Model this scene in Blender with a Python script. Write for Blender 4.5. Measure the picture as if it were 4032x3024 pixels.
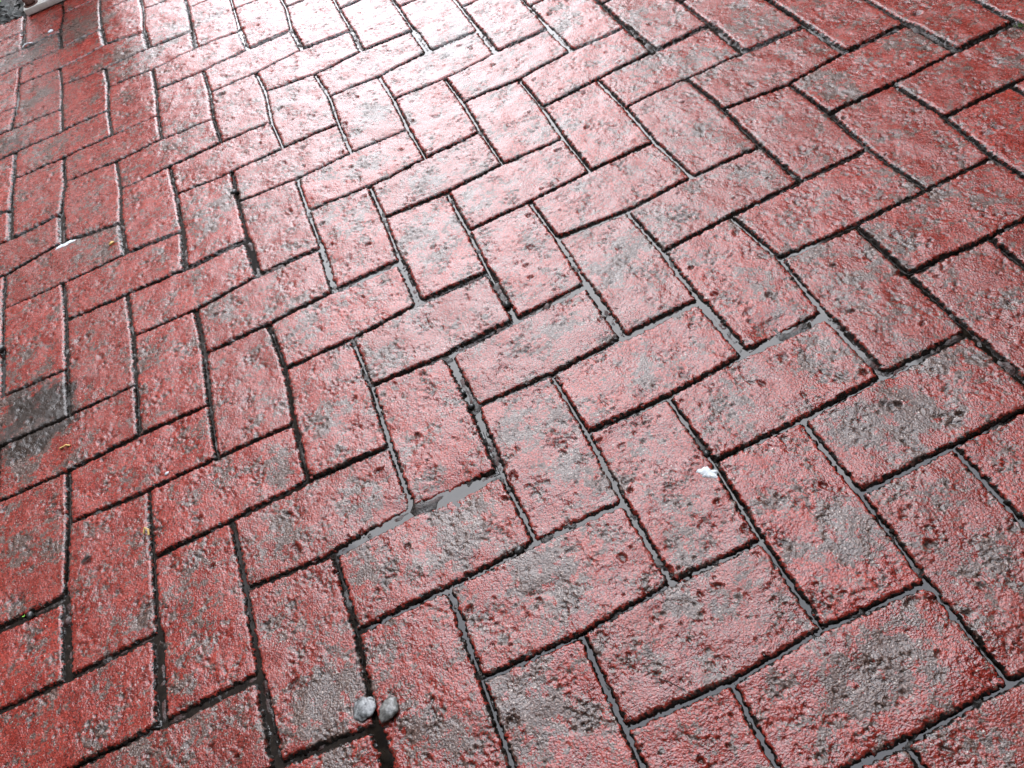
import bpy, bmesh, math, random
import numpy as np
from mathutils import Matrix, Vector

sc = bpy.context.scene
for o in list(bpy.data.objects):
    bpy.data.objects.remove(o, do_unlink=True)
random.seed(7)
rng = np.random.default_rng(11)

# ------------------------------------------------------------------ camera
CAM_LOC = (0.00923, -0.88326, 0.89813)
CAM_ROT = [(0.902593, 0.427711, -0.048875), (-0.353831, 0.672391, -0.650149), (-0.245213, 0.604114, 0.758233)]
LENS = 29.75705257797813
cam_data = bpy.data.cameras.new('camera')
cam_data.sensor_width = 36.0
cam_data.lens = LENS
cam_data.clip_start = 0.02
cam_data.clip_end = 500.0
cam = bpy.data.objects.new('camera', cam_data)
sc.collection.objects.link(cam)
_m = Matrix(CAM_ROT).to_4x4()
_m.translation = Vector(CAM_LOC)
cam.matrix_world = _m
sc.camera = cam

# ------------------------------------------------------------------ world: even overcast sky
SUN_EL, SUN_AZ = math.radians(40), math.radians(13)      # azimuth from +Y towards +X
world = bpy.data.worlds.new('World')
sc.world = world
world.use_nodes = True
wn, wl = world.node_tree.nodes, world.node_tree.links
wn.clear()
w_out = wn.new('ShaderNodeOutputWorld')
w_bg = wn.new('ShaderNodeBackground')
w_hs = wn.new('ShaderNodeHueSaturation')
w_sky = wn.new('ShaderNodeTexSky')
w_sky.sky_type = 'NISHITA'
w_sky.sun_disc = False
w_sky.sun_elevation = SUN_EL
w_sky.sun_rotation = SUN_AZ
w_sky.air_density = 1.0
w_sky.dust_density = 3.0
w_hs.inputs['Saturation'].default_value = 0.22           # cloud cover takes the blue out
w_bg.inputs['Strength'].default_value = 0.15
wl.new(w_sky.outputs[0], w_hs.inputs['Color'])
w_mix = wn.new('ShaderNodeMix'); w_mix.data_type = 'RGBA'
w_mix.inputs[0].default_value = 0.92                       # closed, even cloud over the clear sky
w_mix.inputs[7].default_value = (10.2, 10.6, 11.9, 1)
wl.new(w_hs.outputs[0], w_mix.inputs[6])
wl.new(w_mix.outputs[2], w_bg.inputs['Color'])
wl.new(w_bg.outputs[0], w_out.inputs[0])

# ------------------------------------------------------------------ sun behind thin cloud
sun_data = bpy.data.lights.new('sun', 'SUN')
sun_data.energy = 0.5
sun_data.angle = math.radians(50)
sun_data.color = (1.0, 0.97, 0.95)
sun = bpy.data.objects.new('sun', sun_data)
sc.collection.objects.link(sun)
sun_dir = Vector((math.sin(SUN_AZ) * math.cos(SUN_EL), math.cos(SUN_AZ) * math.cos(SUN_EL), math.sin(SUN_EL)))
sun.rotation_euler = (-sun_dir).to_track_quat('-Z', 'Y').to_euler()
sun.location = sun_dir * 20

# ------------------------------------------------------------------ exposure
sc.view_settings.view_transform = 'Standard'
sc.view_settings.look = 'None'
sc.view_settings.gamma = 1.0
sc.view_settings.exposure = 2.15
sc.view_settings.use_curve_mapping = False
sc.cycles.max_bounces = 4
sc.cycles.diffuse_bounces = 2
sc.cycles.glossy_bounces = 2
sc.cycles.transmission_bounces = 2
sc.cycles.transparent_max_bounces = 3

# ------------------------------------------------------------------ helpers
C = sc.collection


def link(o, parent=None):
    C.objects.link(o)
    if parent is not None:
        o.parent = parent
    return o


def tag(o, label=None, cat=None, group=None, kind=None):
    if label: o['label'] = label
    if cat: o['category'] = cat
    if group: o['group'] = group
    if kind: o['kind'] = kind
    return o


def empty(name, loc=(0, 0, 0), rz=0.0):
    o = bpy.data.objects.new(name, None)
    o.location = loc
    o.rotation_euler = (0, 0, rz)
    return link(o)


def mesh_obj(name, verts, faces, mat, parent=None, smooth=False):
    me = bpy.data.meshes.new(name)
    me.from_pydata([tuple(v) for v in verts], [], faces)
    me.materials.append(mat)
    if smooth:
        me.polygons.foreach_set('use_smooth', [True] * len(me.polygons))
    me.update()
    return link(bpy.data.objects.new(name, me), parent)


def bm_obj(name, bm, mat, parent=None, smooth=False):
    me = bpy.data.meshes.new(name)
    bmesh.ops.recalc_face_normals(bm, faces=bm.faces)
    bm.to_mesh(me)
    bm.free()
    me.materials.append(mat)
    if smooth:
        me.polygons.foreach_set('use_smooth', [True] * len(me.polygons))
    return link(bpy.data.objects.new(name, me), parent)


def box_bm(x0, x1, y0, y1, z0, z1, bevel=0.0, seg=2):
    bm = bmesh.new()
    bmesh.ops.create_cube(bm, size=1.0)
    for v in bm.verts:
        v.co = Vector(((x0 + x1) / 2 + v.co.x * (x1 - x0), (y0 + y1) / 2 + v.co.y * (y1 - y0), (z0 + z1) / 2 + v.co.z * (z1 - z0)))
    if bevel:
        bmesh.ops.bevel(bm, geom=bm.edges[:], offset=bevel, segments=seg, affect='EDGES', profile=0.6)
    return bm


# tileable random fields, sampled anywhere in the plane
NT, TS = 2048, 2.56                                       # texels, metres per tile


def field(wave_lo, wave_hi, slope=1.0, seed=0):
    r = np.random.default_rng(seed)
    f = np.fft.rfft2(r.standard_normal((NT, NT)).astype(np.float32))
    ky = np.fft.fftfreq(NT)[:, None] * NT / TS
    kx = np.fft.rfftfreq(NT)[None, :] * NT / TS
    k = np.sqrt(kx * kx + ky * ky) + 1e-9
    a = (k > 1.0 / wave_hi) * np.exp(-(k * wave_lo) ** 2) * k ** (-slope)
    g = np.fft.irfft2(f * a, s=(NT, NT)).astype(np.float32)
    return g / g.std()


def samp(g, x, y):
    u = (x / TS * NT) % NT
    v = (y / TS * NT) % NT
    i = np.floor(u).astype(int); j = np.floor(v).astype(int)
    a = (u - i).astype(np.float32); b = (v - j).astype(np.float32)
    i %= NT; j %= NT
    i1 = (i + 1) % NT; j1 = (j + 1) % NT
    return (g[j, i] * (1 - a) + g[j, i1] * a) * (1 - b) + (g[j1, i] * (1 - a) + g[j1, i1] * a) * b


def sstep(a, b, x):
    t = np.clip((x - a) / (b - a), 0, 1)
    return t * t * (3 - 2 * t)


F_ROLL = field(0.03, 0.25, 1.2, 1)
F_CLEFT = field(0.0030, 0.020, 0.8, 2)
F_GRAIN = field(0.0016, 0.006, 0.3, 3)
F_PIT = field(0.0045, 0.016, 0.2, 4)
F_CLUMP = field(0.02, 0.12, 0.8, 5)
F_WEAR = field(0.006, 0.12, 1.1, 6)
F_EDGE = field(0.0025, 0.02, 0.6, 7)
F_CHIP = field(0.0035, 0.06, 1.25, 9)
F_LEVEL = field(0.08, 1.2, 1.0, 8)


# ------------------------------------------------------------------ node helpers
class NT_:
    def __init__(self, name):
        self.m = bpy.data.materials.new(name)
        self.m.use_nodes = True
        self.n = self.m.node_tree.nodes
        self.l = self.m.node_tree.links
        self.n.clear()
        self.out = self.n.new('ShaderNodeOutputMaterial')

    def new(self, t, **kw):
        nd = self.n.new(t)
        for k, v in kw.items():
            if k.startswith('_'):
                setattr(nd, k[1:], v)
            else:
                self.set(nd.inputs[k.replace('__', ' ')], v)
        return nd

    def set(self, sock, v):
        if isinstance(v, bpy.types.NodeSocket):
            self.l.new(v, sock)
        elif isinstance(v, (tuple, list)) and len(v) == 3 and sock.type == 'RGBA':
            sock.default_value = (*v, 1)
        else:
            sock.default_value = v

    def math(self, op, a, b=0.0, clamp=False):
        nd = self.n.new('ShaderNodeMath'); nd.operation = op; nd.use_clamp = clamp
        self.set(nd.inputs[0], a); self.set(nd.inputs[1], b)
        return nd.outputs[0]

    def mix(self, fac, a, b, mode='MIX'):
        nd = self.n.new('ShaderNodeMix'); nd.data_type = 'RGBA'; nd.blend_type = mode; nd.clamp_factor = True
        self.set(nd.inputs[0], fac); self.set(nd.inputs[6], a); self.set(nd.inputs[7], b)
        return nd.outputs[2]

    def ramp(self, fac, lo, hi, a=0.0, b=1.0, smooth=True):
        nd = self.n.new('ShaderNodeMapRange'); nd.interpolation_type = 'SMOOTHSTEP' if smooth else 'LINEAR'
        self.set(nd.inputs[0], fac); self.set(nd.inputs[1], lo); self.set(nd.inputs[2], hi); self.set(nd.inputs[3], a); self.set(nd.inputs[4], b)
        return nd.outputs[0]

    def noise(self, vec, scale, detail=2.0, rough=0.5, dist=0.0):
        nd = self.n.new('ShaderNodeTexNoise')
        self.set(nd.inputs['Vector'], vec)
        nd.inputs['Scale'].default_value = scale; nd.inputs['Detail'].default_value = detail
        nd.inputs['Roughness'].default_value = rough; nd.inputs['Distortion'].default_value = dist
        return nd.outputs['Fac']

    def attr(self, name):
        nd = self.n.new('ShaderNodeAttribute'); nd.attribute_name = name
        return nd.outputs['Fac']

    def pos(self):
        return self.n.new('ShaderNodeNewGeometry').outputs['Position']

    def done(self, sh):
        self.l.new(sh, self.out.inputs['Surface'])
        return self.m


def principled(t, color, rough, normal=None, ior=1.45, **kw):
    nd = t.n.new('ShaderNodeBsdfPrincipled')
    t.set(nd.inputs['Base Color'], color)
    t.set(nd.inputs['Roughness'], rough)
    nd.inputs['IOR'].default_value = ior
    if normal is not None:
        t.set(nd.inputs['Normal'], normal)
    for k, v in kw.items():
        t.set(nd.inputs[k.replace('__', ' ')], v)
    return nd.outputs[0]


def bump(t, h, strength, dist):
    nd = t.n.new('ShaderNodeBump')
    t.set(nd.inputs['Height'], h)
    nd.inputs['Strength'].default_value = strength
    nd.inputs['Distance'].default_value = dist
    return nd.outputs[0]


# ------------------------------------------------------------------ materials
def mat_brick():
    t = NT_('wet_red_stamped_concrete')
    P = t.pos()
    rnd = t.n.new('ShaderNodeObjectInfo').outputs['Random']
    n1 = t.attr('tone')
    n2 = t.noise(P, 110, 4, 0.68)
    n3 = t.noise(P, 430, 1, 0.6)
    red = t.mix(t.ramp(n1, 0.35, 0.68), RED_A, RED_B)
    red = t.mix(t.math('MULTIPLY', t.ramp(n2, 0.5, 0.68), 0.55), red, RED_C)
    red = t.mix(t.math('MULTIPLY', t.ramp(rnd, 0.0, 1.0, smooth=False), 0.45), red, (0.100, 0.022, 0.016))
    grey = t.mix(t.ramp(n3, 0.38, 0.62), GREY_A, GREY_B)
    # worn pigment: broad wear stored on the mesh, broken up by fine noise
    w = t.math('ADD', t.attr('wear'), t.math('MULTIPLY', t.math('SUBTRACT', n2, 0.5), 2.3))
    w = t.math('ADD', w, t.math('MULTIPLY', t.math('SUBTRACT', n3, 0.5), 1.0))
    wm = t.ramp(w, 0.50, 0.60)
    col = t.mix(t.math('MULTIPLY', wm, 0.9), red, grey)
    # sand grains; the pale ones also stand for painted glints
    vo = t.n.new('ShaderNodeTexVoronoi'); t.set(vo.inputs['Vector'], P); vo.inputs['Scale'].default_value = 330
    g_d = vo.outputs['Distance']
    sep = t.n.new('ShaderNodeSeparateColor'); t.l.new(vo.outputs['Color'], sep.inputs[0])
    pale = t.math('MULTIPLY', t.math('LESS_THAN', g_d, 0.34), t.math('GREATER_THAN', sep.outputs[0], t.ramp(wm, 0, 1, 0.95, 0.77)))
    dark = t.math('MULTIPLY', t.math('LESS_THAN', g_d, 0.48), t.math('GREATER_THAN', sep.outputs[1], 0.76))
    col = t.mix(t.math('MULTIPLY', dark, 0.6), col, (0.014, 0.007, 0.005))
    col = t.mix(t.math('MULTIPLY', pale, 0.75), col, (0.26, 0.21, 0.18))
    fine = t.noise(P, 400, 2, 0.75)
    col = t.mix(1.0, col, t.ramp(fine, 0.32, 0.68, 0.35, 1.65, smooth=False), 'MULTIPLY')
    # pits have shade painted in; joint shoulders mix release powder and painted shade
    col = t.mix(t.math('MULTIPLY', t.attr('pit'), 0.75), col, (0.010, 0.007, 0.005))
    col = t.mix(t.ramp(t.math('ADD', t.attr('stain'), t.math('SUBTRACT', n2, 0.5)), 0.30, 0.80), col, (0.017, 0.011, 0.008))
    d = t.math('ADD', t.attr('dirt_shade'), t.math('MULTIPLY', t.math('SUBTRACT', n3, 0.5), 0.7))
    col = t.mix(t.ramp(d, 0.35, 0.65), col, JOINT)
    rough = t.ramp(t.math('ADD', t.math('MULTIPLY', n2, 0.6), t.math('MULTIPLY', n1, 0.4)), 0.3, 0.7, 0.12, 0.34)
    rough = t.math('ADD', rough, t.math('MULTIPLY', wm, 0.05))
    nrm = bump(t, n3, 0.5, 0.0018)
    return t.done(principled(t, col, rough, nrm, ior=1.46))


RED_A, RED_B, RED_C = (0.150, 0.0135, 0.0080), (0.195, 0.023, 0.014), (0.30, 0.064, 0.050)
GREY_A, GREY_B = (0.028, 0.020, 0.0155), (0.090, 0.068, 0.055)
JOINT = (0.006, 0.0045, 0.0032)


def mat_bed():
    t = NT_('dark_joint_mortar')
    P = t.pos()
    n = t.noise(P, 240, 3, 0.65)
    n2 = t.noise(P, 60, 2, 0.6)
    col = t.mix(t.ramp(n, 0.35, 0.7), (0.005, 0.004, 0.003), (0.018, 0.012, 0.008))
    col = t.mix(t.math('MULTIPLY', t.attr('ridge'), t.ramp(n2, 0.4, 0.6)), col, (0.045, 0.012, 0.009))
    return t.done(principled(t, col, t.ramp(n2, 0.3, 0.7, 0.2, 0.5), bump(t, n, 0.6, 0.003), ior=1.4))


def mat_water():
    t = NT_('rain_water')
    P = t.pos()
    n = t.noise(P, 120, 2, 0.5)
    col = t.mix(t.ramp(n, 0.35, 0.7), (0.004, 0.0032, 0.0024), (0.012, 0.009, 0.0065))     # murky, no bottom to be seen
    return t.done(principled(t, col, 0.05, bump(t, t.noise(P, 45, 1, 0.5), 0.05, 0.002), ior=1.38))


def mat_plain(name, a, b, scale, rough, bs=0.3, bd=0.002, ior=1.45, det=4):
    t = NT_(name)
    tc = t.n.new('ShaderNodeTexCoord').outputs['Object']
    n = t.noise(tc, scale, det, 0.6)
    return t.done(principled(t, t.mix(t.ramp(n, 0.3, 0.7), a, b), rough, bump(t, n, bs, bd), ior=ior))


M_BRICK = mat_brick()
M_BED = mat_bed()
M_WATER = mat_water()

# ================================================================== the paving
U = 0.12                                                   # width of one brick, metres
# measured shift of every joint crossing from the ideal herringbone lattice (thousandths of a brick width)
SHIFT = "-6,-15,54,82 -6,-11,-117,-70 -6,-10,0,-32 -6,-9,-1,-27 -6,-8,-12,51 -6,-7,5,12 -6,-6,-56,34 -6,-5,-60,-32 -5,-16,90,47 -5,-15,-18,14 -5,-14,-5,-8 -5,-13,-31,33 -5,-12,16,-56 -5,-10,-1,-40 -5,-9,21,3 -5,-8,28,-85 -5,-7,-41,-45 -5,-6,-35,-155 -5,-5,-31,-2 -5,-4,10,-48 -5,-3,9,102 -5,-2,19,58 -5,-1,6,56 -5,0,-6,-92 -5,1,-58,-34 -5,2,-52,8 -4,-14,5,-80 -4,-13,60,-165 -4,-12,7,23 -4,-11,36,-61 -4,-10,-13,-37 -4,-9,9,-19 -4,-8,44,-4 -4,-7,77,21 -4,-6,19,35 -4,-5,46,-44 -4,-4,7,10 -4,-3,38,45 -4,-2,16,54 -4,-1,-8,1 -4,0,43,-20 -4,1,18,-12 -4,2,-12,-24 -4,3,-69,-9 -3,-14,44,-134 -3,-13,-26,36 -3,-12,25,-6 -3,-11,11,17 -3,-10,13,-18 -3,-9,-45,17 -3,-8,-51,-46 -3,-7,0,5 -3,-6,36,-66 -3,-5,29,31 -3,-4,-44,52 -3,-3,11,82 -3,-2,19,65 -3,-1,-30,46 -3,0,-51,-23 -3,1,-9,-9 -3,2,9,-55 -3,3,-7,-32 -3,4,17,-103 -2,-13,54,-175 -2,-12,6,42 -2,-11,-13,-58 -2,-10,12,41 -2,-9,38,57 -2,-8,-30,36 -2,-7,-3,-66 -2,-6,38,37 -2,-5,11,-58 -2,-4,-3,19 -2,-3,13,-32 -2,-2,-17,78 -2,-1,37,42 -2,0,-30,13 -2,1,-52,-65 -2,2,26,37 -2,3,36,-3 -2,4,-21,-22 -1,-11,-32,21 -1,-10,-12,-35 -1,-9,-16,67 -1,-8,29,-99 -1,-7,-51,15 -1,-6,-17,-12 -1,-5,24,36 -1,-4,9,-7 -1,-3,19,-17 -1,-2,-29,16 -1,-1,-19,59 -1,0,7,-15 -1,1,-29,-8 -1,2,-26,-56 -1,3,41,3 -1,4,36,21 0,-11,39,-97 0,-10,-54,-23 0,-9,-20,-57 0,-8,-9,72 0,-7,63,34 0,-5,-5,-5 0,-4,32,82 0,-3,25,-52 0,-2,-20,30 0,-1,-29,-29 0,0,27,69 0,1,44,15 0,2,3,5 0,3,29,-27 0,4,53,64 0,5,41,-21 1,-9,-3,84 1,-8,-32,5 1,-7,9,109 1,-6,29,30 1,-5,-4,49 1,-4,2,32 1,-3,24,28 1,-2,15,44 1,-1,-26,18 1,0,-30,25 1,1,16,62 1,2,39,34 1,3,7,-7 1,4,17,-10 1,5,31,36 2,-9,5,-12 2,-8,3,71 2,-7,1,19 2,-6,-35,129 2,-5,-10,13 2,-4,-44,-17 2,-3,-43,-14 2,-2,-32,45 2,-1,-10,-34 2,0,-30,-20 2,1,-35,21 2,2,-1,60 2,3,2,37 2,4,-45,15 2,5,-52,-21 2,6,-13,25 3,-7,-14,72 3,-6,-33,10 3,-5,-19,80 3,-4,-15,70 3,-3,-59,25 3,-2,-60,-9 3,-1,-21,68 3,0,6,37 3,1,-25,11 3,2,-8,-13 3,3,13,43 3,4,-6,20 3,5,-45,22 3,6,-40,-5 4,-6,-13,-8 4,-5,-11,-49 4,-4,-34,2 4,-3,-20,-13 4,-2,-56,-25 4,0,-11,-24 4,1,77,-50 4,2,4,-34 4,3,-2,2 4,4,7,9 5,-5,-28,-1 5,-4,6,-51 5,-3,8,-48 5,-2,44,-13 5,-1,0,24 5,0,14,-64 5,1,57,0 5,2,48,-41 5,3,24,-36 6,-4,-5,-78 6,-3,-21,-40 6,-2,31,86 6,-1,45,17 6,0,-3,-73 6,1,36,-26 6,2,45,2 7,-3,6,-9 7,-2,5,-34 7,-1,20,6 7,0,54,-4 7,1,-43,-55 8,-2,17,-27 8,-1,70,-42 9,-1,-16,-85"
shift = {}
for w_ in SHIFT.split():
    a_, b_, c_, d_ = map(int, w_.split(','))
    shift[(a_, b_)] = (c_ / 1000, d_ / 1000)
_K = np.array(list(shift.keys()), float)
_V = np.array(list(shift.values()), float)


def disp(u, v):
    if (u, v) in shift:
        return shift[(u, v)]
    d2 = ((_K - (u, v)) ** 2).sum(1)
    w = np.exp(-d2 / 1.6)
    s = (w[:, None] * _V).sum(0) / (w.sum() + 0.15)
    shift_cache = (float(s[0]), float(s[1]))
    return shift_cache


def h01(*k):
    return random.Random(repr(k)).random()


# wide joints where two stamping mats met: extra half width in metres
EXTRA_A, EXTRA_B = {}, {}
for m_ in range(-16, 20):
    for k_ in (-12, -4, 4, 12, 20):
        vt = m_ - k_
        EXTRA_B[(m_, vt + 2)] = 0.0020 + 0.0020 * h01('b', m_, k_)
        EXTRA_A[(m_, vt + 3)] = 0.0014 + 0.0022 * h01('a', m_, k_)
EXTRA_B[(0, 0)] = 0.0040; EXTRA_B[(0, 1)] = 0.0035
EXTRA_A[(0, 0)] = 0.0035; EXTRA_A[(-1, 2)] = 0.005
EXTRA_A[(-2, 2)] = 0.004


def half_gap(kind, u, v):
    base = 0.0004 + 0.0011 * h01(kind, u, v)
    return base + (EXTRA_A if kind == 'A' else EXTRA_B).get((u, v), 0.0)


# worn grey patches and puddled hollows seen on the paving: x, y in metres on the ground, radius, strength
WEAR_S = "-0.538 1.752 0.092 0.60 -0.708 1.756 0.085 0.50 -0.668 1.445 0.053 0.50 -0.729 1.274 0.056 0.50 -0.634 1.144 0.052 0.50 -0.403 1.408 0.085 0.40 -0.432 1.485 0.074 0.30 -0.286 1.468 0.058 0.40 -0.183 1.468 0.057 0.30 -0.522 0.678 0.062 0.35 0.068 0.694 0.043 0.50 0.014 0.537 0.035 0.60 -0.058 0.573 0.023 0.50 0.106 0.418 0.041 0.40 -0.288 0.615 0.067 0.45 -0.199 0.215 0.053 0.45 -0.090 0.033 0.040 0.40 0.245 0.824 0.060 0.40 0.318 0.814 0.059 0.40 0.309 0.591 0.035 0.40 -0.063 0.413 0.050 0.40 0.056 0.260 0.060 0.45 0.162 0.304 0.038 0.40 -0.085 0.914 0.055 0.30 -0.321 0.935 0.068 0.30 -0.307 0.310 0.049 0.35 -0.702 0.431 0.037 0.50 -0.444 0.274 0.041 0.40 -0.640 0.359 0.027 0.50 0.520 0.735 0.055 0.40 0.643 0.607 0.050 0.40 0.572 0.468 0.062 0.40 0.648 0.377 0.051 0.40 0.784 0.440 0.052 0.40 0.772 0.195 0.044 0.50 0.933 0.183 0.049 0.45 1.006 0.049 0.033 0.35 0.346 0.393 0.046 0.40 0.544 0.194 0.040 0.35 0.390 0.043 0.043 0.40 0.329 0.033 0.037 0.40 0.272 0.001 0.049 0.40 0.436 -0.155 0.021 0.50 0.479 -0.166 0.016 0.40 0.538 -0.208 0.030 0.50 0.607 -0.182 0.040 0.50 0.549 -0.286 0.019 0.50 0.708 -0.115 0.042 0.45 0.769 -0.162 0.030 0.40 0.549 -0.078 0.017 0.40 0.770 0.136 0.031 0.40 0.562 0.074 0.037 0.30 0.162 -0.068 0.036 0.40 0.429 -0.280 0.029 0.40 0.237 -0.188 0.032 0.40 0.558 -0.388 0.035 0.60 0.461 -0.285 0.024 0.40 0.500 -0.124 0.032 0.40 -0.646 0.243 0.058 0.90 -0.698 0.313 0.035 0.60 -0.673 0.186 0.040 0.70 -0.669 0.007 0.036 0.50 -0.429 -0.216 0.036 0.40 -0.446 -0.169 0.025 0.40 -0.276 -0.073 0.029 0.50 -0.303 -0.180 0.036 0.50 -0.357 -0.033 0.020 0.40 -0.179 -0.181 0.029 0.50 -0.205 -0.279 0.027 0.60 -0.100 -0.299 0.042 0.60 -0.053 -0.293 0.032 0.50 -0.268 -0.401 0.030 0.80 -0.295 -0.429 0.040 0.80 -0.181 -0.016 0.033 0.40 -0.089 -0.406 0.020 0.40 -0.205 -0.395 0.020 0.40 -0.225 -0.432 0.015 0.50 -0.192 -0.502 0.028 0.40 -0.162 -0.530 0.027 0.50 -0.502 -0.209 0.015 0.50 -0.654 -0.174 0.026 0.40 -0.458 -0.328 0.022 0.40 -0.450 -0.394 0.032 0.40 -0.524 -0.378 0.027 0.50 -0.290 -0.493 0.024 0.50 -0.104 -0.487 0.018 0.40 -0.107 -0.510 0.027 0.50 -0.625 -0.031 0.021 0.30 0.068 -0.187 0.045 0.50 0.088 -0.279 0.031 0.45 0.111 -0.327 0.030 0.45 -0.001 -0.418 0.047 0.60 -0.004 -0.376 0.030 0.50 0.158 -0.464 0.027 0.40 0.171 -0.412 0.028 0.35 0.297 -0.305 0.029 0.40 0.278 -0.278 0.020 0.40 0.457 -0.411 0.044 0.60 0.409 -0.402 0.036 0.50 0.501 -0.432 0.026 0.50 0.259 -0.508 0.017 0.50 0.320 -0.484 0.025 0.45 0.326 -0.528 0.033 0.45 0.280 -0.514 0.021 0.45 0.148 -0.518 0.026 0.50 0.121 -0.504 0.022 0.45 0.437 -0.527 0.024 0.40 0.432 -0.607 0.019 0.40 0.247 -0.647 0.041 0.65 0.217 -0.664 0.026 0.50 0.292 -0.666 0.026 0.50 0.288 -0.694 0.021 0.40 0.171 -0.692 0.015 0.60 -0.064 -0.521 0.031 0.50 -0.046 -0.558 0.030 0.50 -0.091 -0.564 0.030 0.50 0.289 -0.411 0.014 0.30 0.388 -0.615 0.030 0.35 0.310 -0.754 0.013 0.40 0.433 -0.451 0.026 0.40"
HOLLOW_S = "-0.099 -0.239 0.038 0.0042 -0.048 -0.245 0.031 0.0045 -0.143 -0.230 0.026 0.0030 0.399 -0.219 0.018 0.0040 0.425 -0.222 0.018 0.0040 -0.003 -0.420 0.014 0.0020 0.210 -0.010 0.021 0.0030"
STAIN_S = "-0.640 0.262 0.072 1.00 -0.670 0.320 0.051 0.80 -0.684 0.241 0.058 0.80 -0.723 1.248 0.072 0.55 -0.697 1.724 0.107 0.50 -0.232 -0.415 0.001 0.00"

WEAR = np.array([float(q) for q in WEAR_S.split()]).reshape(-1, 4)
HOLLOW = np.array([float(q) for q in HOLLOW_S.split()]).reshape(-1, 4)
STAIN = [float(q) for q in STAIN_S.split()]
STAIN = [STAIN[i:i + 4] for i in range(0, len(STAIN), 4)]
EDGE_Y, EDGE_X = 2.030, -0.25                              # paving stops at the planting bed

PIT_CELL = 0.24


def pits_near(cx, cy):
    out = []
    for i in range(int(math.floor(cx / PIT_CELL)) - 1, int(math.floor(cx / PIT_CELL)) + 2):
        for j in range(int(math.floor(cy / PIT_CELL)) - 1, int(math.floor(cy / PIT_CELL)) + 2):
            r = random.Random(i * 7919 + j * 104729)
            for _ in range(20):
                out.append(((i + r.random()) * PIT_CELL, (j + r.random()) * PIT_CELL, 0.0012 + 0.0055 * r.random() ** 2.6,
                            0.0014 + 0.0022 * r.random(), r.random() * math.pi, 0.45 + 0.5 * r.random()))
    return out


def surface(x, y, edge_d, bx, by, tilt, rid):
    """height of a brick's face, and its wear / pit / dirt values, at ground points x, y"""
    ox, oy = rid * 0.37, rid * 0.61                        # each brick's own stretch of stone texture
    roll = samp(F_ROLL, x, y)
    cleft = samp(F_CLEFT, x + ox, y + oy)
    grain = samp(F_GRAIN, x, y)
    clump = samp(F_CLUMP, x + 0.7, y)
    pit = samp(F_PIT, x, y)
    z = tilt[0] + tilt[1] * (x - bx) + tilt[2] * (y - by)
    rough = sstep(-1.3, 1.6, clump + 0.5 * samp(F_ROLL, x + ox, y + oy))      # smooth trowelled areas beside rough chipped ones
    ch = samp(F_CHIP, x + oy, y + ox) * 1.5
    cf = ch - np.floor(ch)
    z = z + 0.0007 * roll + 0.00060 * (0.25 + rough) * (np.floor(ch) + sstep(0.36, 0.62, cf) - 0.7 * ch)
    z = z + (0.10 + 0.95 * rough) * (0.00030 * cleft - 0.00022 * np.abs(cleft)) + (0.05 + 0.10 * rough) * 0.001 * grain
    p = sstep(1.35, 2.3, pit + 0.6 * clump)
    for (px, py, pr, pd, pa, pe) in pits_near(bx, by):
        dx, dy = x - px, y - py
        ca, sa = math.cos(pa), math.sin(pa)
        q = ((dx * ca + dy * sa) / pr) ** 2 + ((dy * ca - dx * sa) / (pr * pe)) ** 2
        if q.min() > 6:
            continue
        q = q * np.clip(1 + 0.40 * grain + 0.3 * cleft, 0.3, 3)
        s_ = np.exp(-q * q * q)
        z = z - pd * s_ + 0.25 * pd * np.exp(-(np.sqrt(np.maximum(q, 0)) - 1.6) ** 2 * 4)
        p = np.maximum(p, s_ * 0.8)
    z = z - 0.0017 * sstep(1.35, 2.3, pit + 0.6 * clump)
    tiny = sstep(1.5, 2.4, samp(F_PIT, x * 1.9 + 0.3, y * 1.9))
    z = z - 0.0007 * tiny
    p = np.maximum(p, 0.85 * tiny)
    wear = 0.34 + 0.15 * samp(F_WEAR, x, y) + 0.06 * clump
    near = (np.abs(WEAR[:, 0] - bx) < 0.3) & (np.abs(WEAR[:, 1] - by) < 0.3)
    for (wx, wy, wr, ws) in WEAR[near]:
        q = ((x - wx) ** 2 + (y - wy) ** 2) / (wr * wr)
        wear = wear + ws * np.exp(-q * q * 0.9) * (0.75 + 0.30 * samp(F_WEAR, x + 0.4, y))
    near = (np.abs(HOLLOW[:, 0] - bx) < 0.3) & (np.abs(HOLLOW[:, 1] - by) < 0.3)
    for (wx, wy, wr, ws) in HOLLOW[near]:
        q = ((x - wx) ** 2 + (y - wy) ** 2) / (wr * wr)
        z = z - ws * np.exp(-q)
    stain = 0.0 * x
    for (wx, wy, wr, ws) in STAIN:
        if abs(wx - bx) < 0.45 and abs(wy - by) < 0.45:
            q = ((x - wx) ** 2 + ((y - wy) * 0.8) ** 2) / (wr * wr)
            stain = np.maximum(stain, ws * np.exp(-q * q) * (0.9 + 0.2 * samp(F_WEAR, x + 0.9, y)))
    dirt_shade = 1.0 - sstep(0.0006, 0.0060, edge_d + 0.0014 * samp(F_EDGE, x + 0.3, y))  # joint dirt plus the painted shade of the sloped shoulder
    tone = np.clip(0.5 + 0.17 * samp(F_WEAR, y + 0.2, x + 0.5) + 0.06 * cleft, 0, 1)
    return z, np.clip(wear, 0, 1.2), np.clip(p, 0, 1), dirt_shade, tone, np.clip(stain, 0, 1)


SHOULDER, DROP = 0.0056, 0.0076


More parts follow.
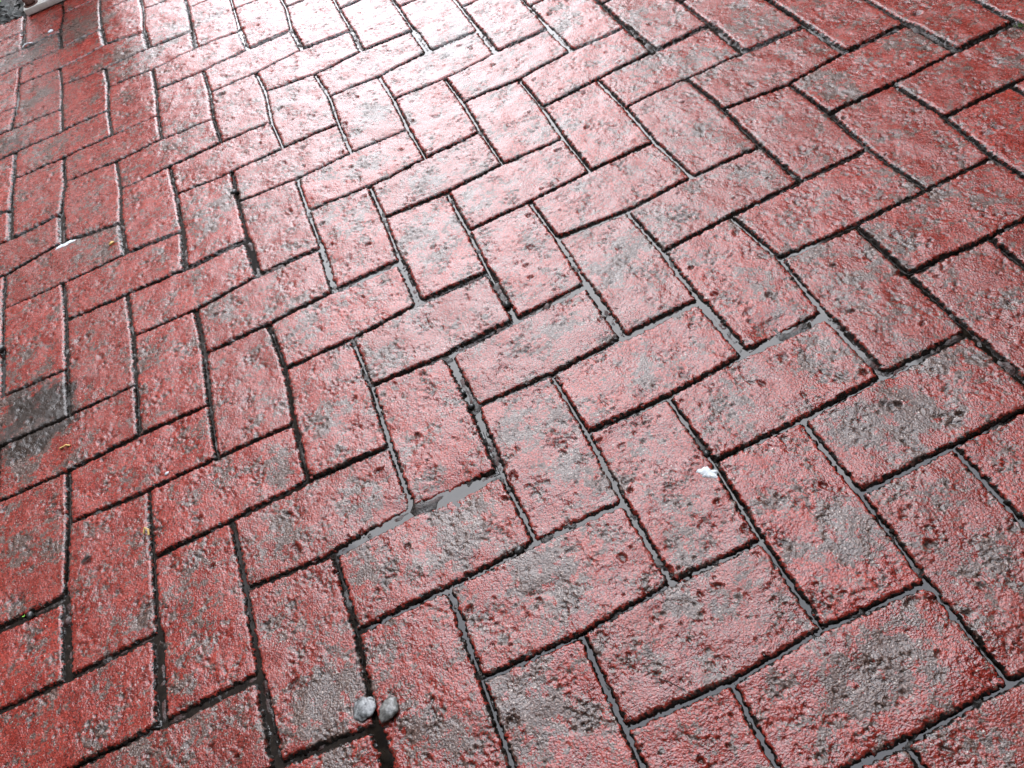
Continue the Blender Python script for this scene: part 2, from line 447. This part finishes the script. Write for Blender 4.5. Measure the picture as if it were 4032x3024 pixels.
def grid_mesh(name, X, Y, Z, attrs, mat, skirt=None):
    ny, nx = X.shape
    co = np.stack([X, Y, Z], -1).reshape(-1, 3)
    idx = np.arange(nx * ny).reshape(ny, nx)
    q = np.stack([idx[:-1, :-1], idx[:-1, 1:], idx[1:, 1:], idx[1:, :-1]], -1).reshape(-1, 4)
    extra_poly = None
    if skirt is not None:
        ring = np.concatenate([idx[0, :-1], idx[:-1, -1], idx[-1, :0:-1], idx[:0:-1, 0]])
        low = co[ring].copy(); low[:, 2] = skirt
        n0 = len(co); co = np.concatenate([co, low])
        lr = n0 + np.arange(len(ring))
        nr, nl = np.roll(ring, -1), np.roll(lr, -1)
        q = np.concatenate([q, np.stack([ring, lr, nl, nr], -1)])
        extra_poly = lr[::-1]
        attrs = {k: np.concatenate([a.reshape(-1), np.ones(len(ring)) * (1.0 if k == 'dirt_shade' else 0.0)]) for k, a in attrs.items()}
    me = bpy.data.meshes.new(name)
    nq = len(q); ne = 0 if extra_poly is None else len(extra_poly)
    me.vertices.add(len(co)); me.vertices.foreach_set('co', co.astype(np.float32).ravel())
    loops = q.ravel() if extra_poly is None else np.concatenate([q.ravel(), extra_poly])
    me.loops.add(len(loops)); me.loops.foreach_set('vertex_index', loops.astype(np.int32))
    starts = np.arange(nq) * 4
    if ne: starts = np.concatenate([starts, [nq * 4]])
    me.polygons.add(len(starts)); me.polygons.foreach_set('loop_start', starts.astype(np.int32))
    me.polygons.foreach_set('use_smooth', np.ones(len(starts), bool))
    for k, a in attrs.items():
        at = me.attributes.new(k, 'FLOAT', 'POINT')
        at.data.foreach_set('value', np.ascontiguousarray(a, dtype=np.float32).ravel())
    me.materials.append(mat)
    me.update(calc_edges=True)
    return me


cam_p = np.array(CAM_LOC)
rot_t = np.array(CAM_ROT).T
FPX = LENS / 36.0 * 1024


def project(x, y):
    q = rot_t @ (np.array([x, y, 0.0]) - cam_p)
    if q[2] > -0.05:
        return None
    return 512 + FPX * q[0] / -q[2], 384 - FPX * q[1] / -q[2]


def make_bricks(parent):
    count = 0
    for v0 in range(-24, 14):
        for u0 in range(-13, 17):
            k = (u0 - v0) % 4
            if k == 0: nu, nv = 2, 1
            elif k == 3: nu, nv = 1, 2
            else: continue
            xs = [u0 * U, (u0 + nu) * U]; ys = [-v0 * U, -(v0 + nv) * U]
            bx, by = sum(xs) / 2, sum(ys) / 2
            pr = [project(a, b) for a in xs for b in ys] + [project(bx, by)]
            if any(p is None for p in pr): continue
            inside = any(-25 < p[0] < 1049 and -25 < p[1] < 793 for p in pr)
            margin = any(-170 < p[0] < 1194 and -110 < p[1] < 890 for p in pr)
            if not margin: continue
            if min(ys) > EDGE_Y - 0.01 and bx < EDGE_X: continue
            dist = float(np.linalg.norm(cam_p - (bx, by, 0)))
            step = max(0.0011, 1.35 * dist / FPX) * (1.0 if inside else 3.0)
            na, nb = int(nu * U / step) + 1, int(nv * U / step) + 1
            a = np.linspace(0.001 / U, nu - 0.001 / U, na + 1); b = np.linspace(0.001 / U, nv - 0.001 / U, nb + 1)
            A, B = np.meshgrid(a, b)
            # ideal -> measured joint positions, bilinear inside each lattice cell
            ci = np.minimum(np.floor(A).astype(int), nu - 1); cj = np.minimum(np.floor(B).astype(int), nv - 1)
            D = np.array([[disp(u0 + i, v0 + j) for i in range(nu + 1)] for j in range(nv + 1)])
            fa, fb = (A - ci)[..., None], (B - cj)[..., None]
            dd = (D[cj, ci] * (1 - fa) + D[cj, ci + 1] * fa) * (1 - fb) + (D[cj + 1, ci] * (1 - fa) + D[cj + 1, ci + 1] * fa) * fb
            X = (u0 + A + dd[..., 0]) * U
            Y = -(v0 + B + dd[..., 1]) * U
            # distance to the joint on each of the four sides
            def side(kind, t, n, f):
                g = np.array([half_gap(kind, *f(i)) for i in range(n)])
                tt = np.clip(t - 0.5, 0, n - 1)
                i0 = np.floor(tt).astype(int); i1 = np.minimum(i0 + 1, n - 1)
                w = sstep(0.35, 0.65, tt - i0)
                return g[i0] * (1 - w) + g[i1] * w
            rag = 0.0009 * samp(F_EDGE, X, Y)
            dl = A * U - side('B', B, nv, lambda i: (u0, v0 + i))
            dr = (nu - A) * U - side('B', B, nv, lambda i: (u0 + nu, v0 + i))
            dt = B * U - side('A', A, nu, lambda i: (u0 + i, v0))
            db = (nv - B) * U - side('A', A, nu, lambda i: (u0 + i, v0 + nv))
            dx, dy = np.minimum(dl, dr) + rag, np.minimum(dt, db) + rag
            rc = 0.0035 + 0.004 * h01('r', u0, v0)
            ed = np.where((dx < rc) & (dy < rc), rc - np.hypot(rc - dx, rc - dy), np.minimum(dx, dy))
            ed = ed - 0.0007 * samp(F_EDGE, X * 0.5 + 1, Y * 0.5)
            tilt = ((h01('z', u0, v0) - 0.5) * 0.0016, (h01('p', u0, v0) - 0.5) * 0.018, (h01('q', u0, v0) - 0.5) * 0.018)
            rid = h01('id', u0, v0) * 7
            Z, wear, pit, dirt_shade, tone, stain = surface(X, Y, ed, bx, by, tilt, rid)
            s = np.clip(1 - ed / SHOULDER, 0, 1)
            Z = Z - DROP * np.where(s < 1, s ** 2.1, 1.0)
            if bx < EDGE_X:
                Y = np.minimum(Y, EDGE_Y + 0.004 * samp(F_EDGE, X, X * 0.3))   # cut off along the bed
            me = grid_mesh('brick', X - bx, Y - by, Z, {'wear': wear, 'pit': pit, 'dirt_shade': dirt_shade, 'tone': tone, 'stain': stain}, M_BRICK, skirt=-0.03)
            o = bpy.data.objects.new('brick', me)
            o.location = (bx, by, 0)
            link(o, parent)
            count += 1
    return count


# the mortar bed in the joints: one sheet, ridged along the wide joints
bx0, bx1, by0, by1 = -1.75, 2.0, -1.45, EDGE_Y + 0.75
gx = np.arange(bx0, bx1, 0.0042); gy = np.arange(by0, by1, 0.0042)
GX, GY = np.meshgrid(gx, gy)
GZ = -0.0086 + 0.0006 * samp(F_EDGE, GX, GY + 0.5) + 0.0042 * sstep(0.8, 1.8, samp(F_CLUMP, GX + 0.9, GY))
ridge = np.zeros_like(GX)


def add_ridge(p, q, hgt):
    p, q = np.array(p), np.array(q)
    x0, x1 = min(p[0], q[0]) - 0.01, max(p[0], q[0]) + 0.01
    y0, y1 = min(p[1], q[1]) - 0.01, max(p[1], q[1]) + 0.01
    i0, i1 = np.searchsorted(gx, [x0, x1]); j0, j1 = np.searchsorted(gy, [y0, y1])
    if i1 <= i0 or j1 <= j0: return
    sx, sy = GX[j0:j1, i0:i1], GY[j0:j1, i0:i1]
    d = q - p; L = np.linalg.norm(d); d = d / L
    off = (sx - p[0]) * -d[1] + (sy - p[1]) * d[0] + 0.0012 * samp(F_EDGE, sx, sy)
    al = (sx - p[0]) * d[0] + (sy - p[1]) * d[1]
    f = np.exp(-((off - 0.0018) / 0.0026) ** 2) * sstep(0, 0.012, al) * sstep(0, 0.012, L - al)
    f = f * sstep(-1.2, 0.4, samp(F_CLUMP, sx, sy))
    GZ[j0:j1, i0:i1] += hgt * f
    ridge[j0:j1, i0:i1] = np.maximum(ridge[j0:j1, i0:i1], f)


def node(u, v):
    s = disp(u, v)
    return ((u + s[0]) * U, -(v + s[1]) * U)


for (u_, v_) in EXTRA_B:
    add_ridge(node(u_, v_), node(u_, v_ + 1), 0.0052)
for (u_, v_) in EXTRA_A:
    add_ridge(node(u_, v_), node(u_ + 1, v_), 0.0042)
GZ = np.where((GY > EDGE_Y) & (GX < EDGE_X), -0.03, GZ)
bed_me = grid_mesh('pavement', GX, GY, GZ, {'ridge': ridge}, M_BED)
pavement = link(bpy.data.objects.new('pavement', bed_me))
tag(pavement, 'red stamped herringbone paving, wet from rain, with dark joints', kind='structure')
n_bricks = make_bricks(pavement)
print('bricks', n_bricks)

# rain water standing in the joints: a nearly level sheet below the brick faces
wx = np.linspace(bx0, bx1, 60); wy = np.linspace(by0, EDGE_Y - 0.004, 60)
WX, WY = np.meshgrid(wx, wy)
WZ = -0.0061 + 0.0005 * samp(F_LEVEL, WX, WY)
water = link(bpy.data.objects.new('rain_water', grid_mesh('rain_water', WX, WY, WZ, {}, M_WATER)))
tag(water, 'thin rain water standing in the paving joints', kind='structure')

# ================================================================== ground beyond the built paving
def mat_ground():
    t = NT_('distant_paving')
    P = t.pos()
    n = t.noise(P, 9, 5, 0.65)
    col = t.mix(t.ramp(n, 0.35, 0.65), (0.10, 0.030, 0.024), (0.055, 0.040, 0.034))
    return t.done(principled(t, col, 0.4, bump(t, t.noise(P, 60, 3), 0.4, 0.01)))


g = mesh_obj('ground', [(-200, -200, -0.034), (200, -200, -0.034), (200, 200, -0.034), (-200, 200, -0.034)], [(0, 1, 2, 3)], mat_ground())
tag(g, 'ground running on around the paved area', kind='structure')

# ================================================================== invented unseen blocks, added only to shape the wet sheen
M_RENDER = mat_plain('dark_brown_render', (0.10, 0.075, 0.062), (0.15, 0.115, 0.095), 14, 0.8)
M_ROOF = mat_plain('dark_roof_tile', (0.035, 0.03, 0.03), (0.06, 0.05, 0.048), 20, 0.7)
M_GLASS = mat_plain('dark_window_glass', (0.01, 0.012, 0.014), (0.015, 0.017, 0.02), 3, 0.08, 0.02)
M_FRAME = mat_plain('painted_frame', (0.30, 0.29, 0.27), (0.36, 0.35, 0.33), 30, 0.5)


def light_blocker(name, label, x0, x1, y0, y1, h, face, cols, rows):
    root = empty(name, ((x0 + x1) / 2, (y0 + y1) / 2, 0))
    cx, cy = root.location.x, root.location.y
    bm_obj('wall', box_bm(x0 - cx, x1 - cx, y0 - cy, y1 - cy, -0.2, h), M_RENDER, root)
    bm_obj('roof', box_bm(x0 - cx - 0.25, x1 - cx + 0.25, y0 - cy - 0.25, y1 - cy + 0.25, h, h + 0.18, 0.02), M_ROOF, root)
    fx = (x1 if face > 0 else x0) - cx
    for i in range(cols):
        for j in range(rows):
            yy = y0 - cy + (i + 0.5) * (y1 - y0) / cols
            zz = 0.9 + j * 2.7
            a, b = sorted((fx - 0.01, fx + 0.035 * face))
            fr = bm_obj('window', box_bm(a, b, yy - 0.55, yy + 0.55, zz, zz + 1.2, 0.008), M_FRAME, root)
            a, b = sorted((fx + 0.02 * face, fx + 0.045 * face))
            bm_obj('pane', box_bm(a, b, yy - 0.48, yy + 0.48, zz + 0.07, zz + 1.13), M_GLASS, fr)
    return tag(root, label, 'light_blocker')


light_blocker('left_blocker', 'unseen added dark brown house along the left of the paving', -5.4, -2.3, -7.0, 22.0, 6.8, 1, 10, 2)  # invented; blocks the sky so the left side loses its sheen
light_blocker('right_blocker', 'unseen added low building along the right of the paving', 3.0, 6.4, -6.0, 7.5, 3.6, -1, 4, 1)  # added out of view to cut the sheen on the right

rear_blocker = empty('rear_blocker', (0, -2.4, 0))  # invented cover and back, added so tilted facets reflect something dark
bm_obj('wall', box_bm(-2.25, 2.95, -0.25, 0, -0.2, 2.6), M_RENDER, rear_blocker)
bm_obj('roof', box_bm(-2.25, 2.95, -0.3, 2.05, 2.6, 2.75, 0.02), M_ROOF, rear_blocker)
dr = bm_obj('door', box_bm(-0.5, 0.5, -0.02, 0.03, 0.0, 2.05, 0.006), M_FRAME, rear_blocker)
bm_obj('handle', box_bm(0.36, 0.40, 0.03, 0.07, 0.95, 1.08, 0.006), M_GLASS, dr)
tag(rear_blocker, 'unseen added porch behind the viewer, dark roof over the near paving', 'rear_blocker')

# ================================================================== planting bed, top left
M_SOIL = mat_plain('dark_wet_soil', (0.010, 0.009, 0.008), (0.028, 0.024, 0.02), 40, 0.6, 0.8, 0.02)
nx_, ny_ = 60, 30
sx_, sy_ = np.meshgrid(np.linspace(-2.6, EDGE_X, nx_), np.linspace(EDGE_Y + 0.004, EDGE_Y + 1.2, ny_))
sz_ = -0.026 + 0.02 * sstep(0, 0.12, sy_ - EDGE_Y) + 0.006 * samp(F_CLUMP, sx_, sy_)
soil = link(bpy.data.objects.new('planting_bed', grid_mesh('planting_bed', sx_, sy_, sz_, {}, M_SOIL)))
tag(soil, 'dark soil of the planting bed at the edge of the paving', kind='structure')

M_LEAF = mat_plain('dark_wet_leaf', (0.004, 0.006, 0.005), (0.013, 0.017, 0.015), 25, 0.7, 0.5, 0.004)
M_FRESH = mat_plain('fresh_green_leaf', (0.10, 0.27, 0.03), (0.16, 0.38, 0.05), 90, 0.4)


def leaf_geo(vs, fs, base, L, W, yaw, pitch, curl, r):
    """one leaf: a 3 x 5 cupped blade with a pointed tip"""
    n0 = len(vs)
    prof = [0.18, 0.8, 1.0, 0.7, 0.06]
    for i, w in enumerate(prof):
        s = i / 4
        a = pitch - curl * s
        z = L * s * math.sin(pitch) - curl * L * s * s * 0.5
        f = L * s * math.cos(pitch)
        for k in (-1, 0, 1):
            lx, ly, lz = f, k * W * w * 0.5, z + abs(k) * W * 0.16 * w + r.uniform(-1, 1) * W * 0.05
            vs.append((base[0] + lx * math.cos(yaw) - ly * math.sin(yaw), base[1] + lx * math.sin(yaw) + ly * math.cos(yaw), base[2] + lz))
    for i in range(4):
        for k in range(2):
            a = n0 + i * 3 + k
            fs.append((a, a + 1, a + 4, a + 3))


vs, fs = [], []
r_ = random.Random(5)
for i in range(2600):
    x = r_.uniform(-2.2, EDGE_X - 0.1); y = EDGE_Y + 0.006 + 0.9 * r_.random() ** 1.6
    if x > -0.69 and y < EDGE_Y + 0.10: continue
    leaf_geo(vs, fs, (x, y, -0.016 + 0.018 * r_.random() + 0.03 * min(1, (y - EDGE_Y) / 0.2)), r_.uniform(0.016, 0.040), r_.uniform(0.010, 0.024),
             r_.uniform(0, 6.283), r_.uniform(-0.1, 0.7), r_.uniform(0.2, 1.0), r_)
gc = mesh_obj('ground_cover', vs, fs, M_LEAF, smooth=True)
tag(gc, 'dark grey-green leafy ground cover in the planting bed', 'ground cover', kind='stuff')


def sprig(name, loc, n, L, W, label, cat, seed, pitch=(0.2, 0.8)):
    r = random.Random(seed)
    root = empty(name, loc)
    for i in range(n):
        v, f = [], []
        leaf_geo(v, f, (0, 0, 0), L * r.uniform(0.7, 1.2), W * r.uniform(0.8, 1.2), i * 6.283 / n + r.uniform(-.4, .4), r.uniform(*pitch), 0.6, r)
        mesh_obj('leaf', v, f, M_FRESH, root, True)
    return tag(root, label, cat)


sprig('seedling', (-0.780, 2.135, 0.030), 6, 0.026, 0.014, 'bright green young leaves among the dark ground cover', 'plant', 3)
sprig('seedling', (-0.671, -0.108, -0.006), 5, 0.007, 0.0045, 'tiny bright green seedling sprouting in the joint at the left edge', 'plant', 4)

t_ = NT_('moss'); P_ = t_.pos(); nn = t_.noise(P_, 300, 3)
M_MOSS = t_.done(principled(t_, t_.mix(nn, (0.03, 0.055, 0.012), (0.09, 0.14, 0.03)), 0.8, bump(t_, nn, 1.0, 0.004)))
vs, fs = [], []
for i in range(160):
    leaf_geo(vs, fs, (random.gauss(0, 0.008), random.gauss(0, 0.005), -0.005), random.uniform(0.003, 0.007), 0.0016, random.uniform(0, 6.283), random.uniform(0.4, 1.3), 0.4, random)
ms = mesh_obj('moss', vs, fs, M_MOSS); ms.location = (1.088, 0.117, 0)
tag(ms, 'green moss growing in the joint at the upper right edge', 'moss')

# ================================================================== post with a white base plate
M_WHITE = mat_plain('chipped_white_paint', (0.34, 0.33, 0.29), (0.46, 0.45, 0.42), 60, 0.5, 0.3, 0.001)
M_RUST = mat_plain('rust', (0.035, 0.012, 0.008), (0.075, 0.024, 0.014), 200, 0.8, 0.8, 0.002)
M_MAROON = mat_plain('maroon_paint', (0.085, 0.030, 0.027), (0.12, 0.042, 0.037), 30, 0.4)
M_GALV = mat_plain('pale_grey_metal', (0.34, 0.34, 0.34), (0.46, 0.46, 0.46), 40, 0.35)
post = empty('gate_post', (-0.60, 2.03, 0.0))
bm_obj('base_plate', box_bm(-0.100, 0.22, -0.034, 0.075, 0.004, 0.022, 0.0012), M_WHITE, post, True)
bm_obj('gap_shade_pad', box_bm(-0.088, 0.215, -0.030, 0.07, -0.006, 0.004, 0.001), mat_plain('grey_gap_shade', (0.09, 0.085, 0.075), (0.16, 0.15, 0.135), 120, 0.7), post)  # grey pad painted as the shadowed gap under the plate
bm_obj('post_shaft', box_bm(-0.102, -0.052, 0.030, 0.078, 0.021, 1.3, 0.003), M_MAROON, post, True)
bm_obj('gate_stile', box_bm(-0.040, 0.16, 0.012, 0.045, 0.030, 1.2, 0.004), M_GALV, post, True)
bm = bmesh.new()
bmesh.ops.create_cone(bm, cap_ends=True, segments=6, radius1=0.017, radius2=0.015, depth=0.016)
bmesh.ops.bevel(bm, geom=bm.edges[:], offset=0.0025, segments=2, affect='EDGES')
for v in bm.verts: v.co += Vector((-0.076, -0.008, 0.029))
bolt = bm_obj('bolt', bm, M_RUST, post, True)
bm = bmesh.new()
bmesh.ops.create_cone(bm, cap_ends=True, segments=20, radius1=0.022, radius2=0.022, depth=0.003)
for v in bm.verts: v.co += Vector((-0.076, -0.008, 0.0222))
bm_obj('washer', bm, M_RUST, bolt, True)
tag(post, 'post on a white base plate with a rusty bolt, at the planting bed corner', 'post')

# ================================================================== small things lying on the paving
def ico_noise(r, sub, amp, freq, seed, sx=1, sy=1, sz=1):
    bm = bmesh.new()
    bmesh.ops.create_icosphere(bm, subdivisions=sub, radius=1.0)
    o = Vector((seed * 3.1, seed * 1.7, seed * 0.9))
    from mathutils import noise as mn
    for v in bm.verts:
        k = 1 + amp * mn.noise(v.co * freq + o) + amp * 0.5 * mn.noise(v.co * freq * 2.7 + o)
        v.co = Vector((v.co.x * sx, v.co.y * sy, v.co.z * sz)) * (r * k)
    return bm


M_SHELL = mat_plain('pale_wet_stone', (0.022, 0.020, 0.017), (0.16, 0.16, 0.15), 160, 0.3, 0.5, 0.002)
M_SHELL2 = mat_plain('pale_grey_wet_stone', (0.045, 0.047, 0.048), (0.22, 0.23, 0.23), 200, 0.25, 0.5, 0.002)
M_DARKSTONE = mat_plain('dark_wet_stone', (0.012, 0.013, 0.013), (0.04, 0.042, 0.04), 300, 0.3, 0.4, 0.001)
M_CHALK = mat_plain('chalk_white', (0.30, 0.33, 0.34), (0.55, 0.58, 0.60), 260, 0.6, 0.5, 0.001)
M_STRAW = mat_plain('straw', (0.38, 0.24, 0.06), (0.52, 0.36, 0.13), 200, 0.6)


def stone(name, loc, r, sx, sy, sz, rz, mat, label, cat, seed, group=None, amp=0.16, freq=1.6, sub=3):
    o = bm_obj(name, ico_noise(r, sub, amp, freq, seed, sx, sy, sz), mat, smooth=True)
    o.location = loc; o.rotation_euler = (0, 0, rz)
    return tag(o, label, cat, group)


stone('pebble', (-0.2485, -0.4530, 0.0015), 0.0130, 1.05, 0.95, 0.20, 0.3, M_SHELL2, 'flat whitish stone, left of the pair lying over the joint', 'pebble', 1, 'pale stones at the joint', 0.30, 1.5)
stone('pebble', (-0.2225, -0.4675, 0.0030), 0.0128, 1.1, 0.85, 0.32, 0.9, M_SHELL, 'rounded grey stone with pale rim, right of the pair over the joint', 'pebble', 2, 'pale stones at the joint', 0.30, 1.5)


def splat(name, loc, rz, lx, ly, seed, label, cat, mat):
    """a ragged, thin crust with an uneven top"""
    r = random.Random(seed)
    n = 40
    rad = [1 + 0.22 * math.sin(2 * a_ + seed) + 0.16 * math.sin(5 * a_ + 2 * seed) + r.uniform(-0.13, 0.13) for a_ in [i * 6.283 / n for i in range(n)]]
    vs = [(0, 0, 0.0022)]; fs = []
    for ring, (k, z) in enumerate(((0.45, 0.0021), (0.8, 0.0015), (1.0, -0.0010))):
        for i in range(n):
            a = i * 6.283 / n
            vs.append((lx * k * rad[i] * math.cos(a), ly * k * rad[i] * math.sin(a), z + r.uniform(-1, 1) * 0.0004))
    for i in range(n):
        j = (i + 1) % n
        fs.append((0, 1 + i, 1 + j))
        for q in range(2):
            b0, b1 = 1 + q * n, 1 + (q + 1) * n
            fs.append((b0 + i, b1 + i, b1 + j, b0 + j))
    o = mesh_obj(name, vs, fs, mat, smooth=True)
    o.location = loc; o.rotation_euler = (0, 0, rz)
    return tag(o, label, cat)


splat('paint_splash', (0.2265, -0.3745, 0.0004), -0.5, 0.0125, 0.0085, 3, 'bright white splash beside the joint right of centre', 'splash', M_CHALK)
splat('paint_splash', (-0.598, 0.7255, -0.0010), 0.05, 0.022, 0.0075, 8, 'white splash across the joint crossing at the left', 'splash', M_CHALK)

DARK = [((-0.241, 0.643, -0.001), 0.0072, 'dark pebble wedged in the joint at upper left'),
        ((-0.722, 0.479, 0.004), 0.0085, 'dark wet pebble at the left edge'),
        ((0.117, 0.038, -0.003), 0.0058, 'dark pebble in the wide joint above centre'),
        ((0.000, -0.086, -0.003), 0.0045, 'dark pebble in the joint at centre, upper of two'),
        ((0.003, -0.116, -0.003), 0.0045, 'dark pebble in the joint at centre, lower of two'),
        ((-0.019, -0.356, -0.002), 0.0055, 'dark pebble in the water-filled joint below centre'),
        ((0.240, -0.347, -0.004), 0.0040, 'small dark pebble in the joint above the white splash'),
        ((-0.659, -0.116, -0.002), 0.0055, 'dark pebble beside the green seedling')]
for i, (loc, r, lab) in enumerate(DARK):
    stone('pebble', loc, r, 1.1, 0.85, 0.8, i * 0.7, M_DARKSTONE, lab, 'pebble', 10 + i, 'dark pebbles in the joints', 0.22, 1.8, 2)
stone('pebble', (-0.628, 1.817, 0.001), 0.0070, 1.3, 0.8, 0.7, 0.4, M_CHALK, 'small white pebble near the post base', 'pebble', 31, None, 0.2, 1.8, 2)
stone('pebble', (-0.499, 0.656, 0.001), 0.0048, 1.2, 0.8, 0.7, 0.4, M_STRAW, 'small straw-coloured pebble by the wide joint at the left', 'pebble', 32, None, 0.2, 1.8, 2)
stone('pebble', (-0.444, 0.016, 0.000), 0.0035, 1.2, 0.8, 0.7, 0.4, M_CHALK, 'tiny white grit pebble at a joint in the left half', 'pebble', 33, None, 0.2, 1.8, 2)


def strand(name, pts, rad, mat, label, cat):
    cu = bpy.data.curves.new(name, 'CURVE'); cu.dimensions = '3D'; cu.bevel_depth = rad; cu.bevel_resolution = 2
    sp = cu.splines.new('POLY'); sp.points.add(len(pts) - 1)
    for p, q in zip(sp.points, pts): p.co = (*q, 1)
    o = bpy.data.objects.new(name, cu); C.objects.link(o)
    dg = bpy.context.evaluated_depsgraph_get()
    me = bpy.data.meshes.new_from_object(o.evaluated_get(dg)); me.name = name
    bpy.data.objects.remove(o)
    me.materials.clear(); me.materials.append(mat)
    return tag(link(bpy.data.objects.new(name, me)), label, cat)


strand('twig', [(-0.712, 1.787, 0.003), (-0.703, 1.7905, 0.006), (-0.694, 1.7915, 0.006), (-0.682, 1.791, 0.002)], 0.0018, M_CHALK, 'short pale twig lying in the joint at the upper left', 'twig')
strand('petal', [(-0.611, 0.166, 0.0015), (-0.604, 0.1635, 0.004), (-0.599, 0.1645, 0.004), (-0.593, 0.161, 0.002)], 0.0014, M_STRAW, 'curled yellow petal by the joint at the left, upper of two', 'petal')
strand('petal', [(-0.487, -0.072, 0.0005), (-0.483, -0.066, 0.004), (-0.479, -0.071, 0.003), (-0.480, -0.079, 0.001)], 0.0014, M_STRAW, 'curled yellow petal hooked over a joint, lower of two', 'petal')
M_DRY = mat_plain('dead_leaf', (0.015, 0.010, 0.009), (0.035, 0.022, 0.018), 120, 0.4, 0.5)
v, f = [], []
leaf_geo(v, f, (-0.009, 0, 0), 0.018, 0.007, 0.15, 0.12, 0.1, random.Random(2))
leaf_geo(v, f, (-0.003, 0.001, 0.001), 0.012, 0.006, 0.7, 0.3, 0.6, random.Random(3))
dl = mesh_obj('dead_leaf', v, f, M_DRY, smooth=True); dl.location = (-0.572, -0.073, 0.002)
tag(dl, 'small dark scrap of leaf on a red brick at lower left', 'leaf')
M_HAIR = mat_plain('hair', (0.02, 0.01, 0.008), (0.03, 0.015, 0.01), 50, 0.4)
strand('root_fibre', [(0.052, -0.563, 0.002), (0.060, -0.569, 0.0025), (0.068, -0.577, 0.002), (0.078, -0.591, 0.002)], 0.00035, M_HAIR, 'thin dark fibre on the brick at lower right', 'fibre')
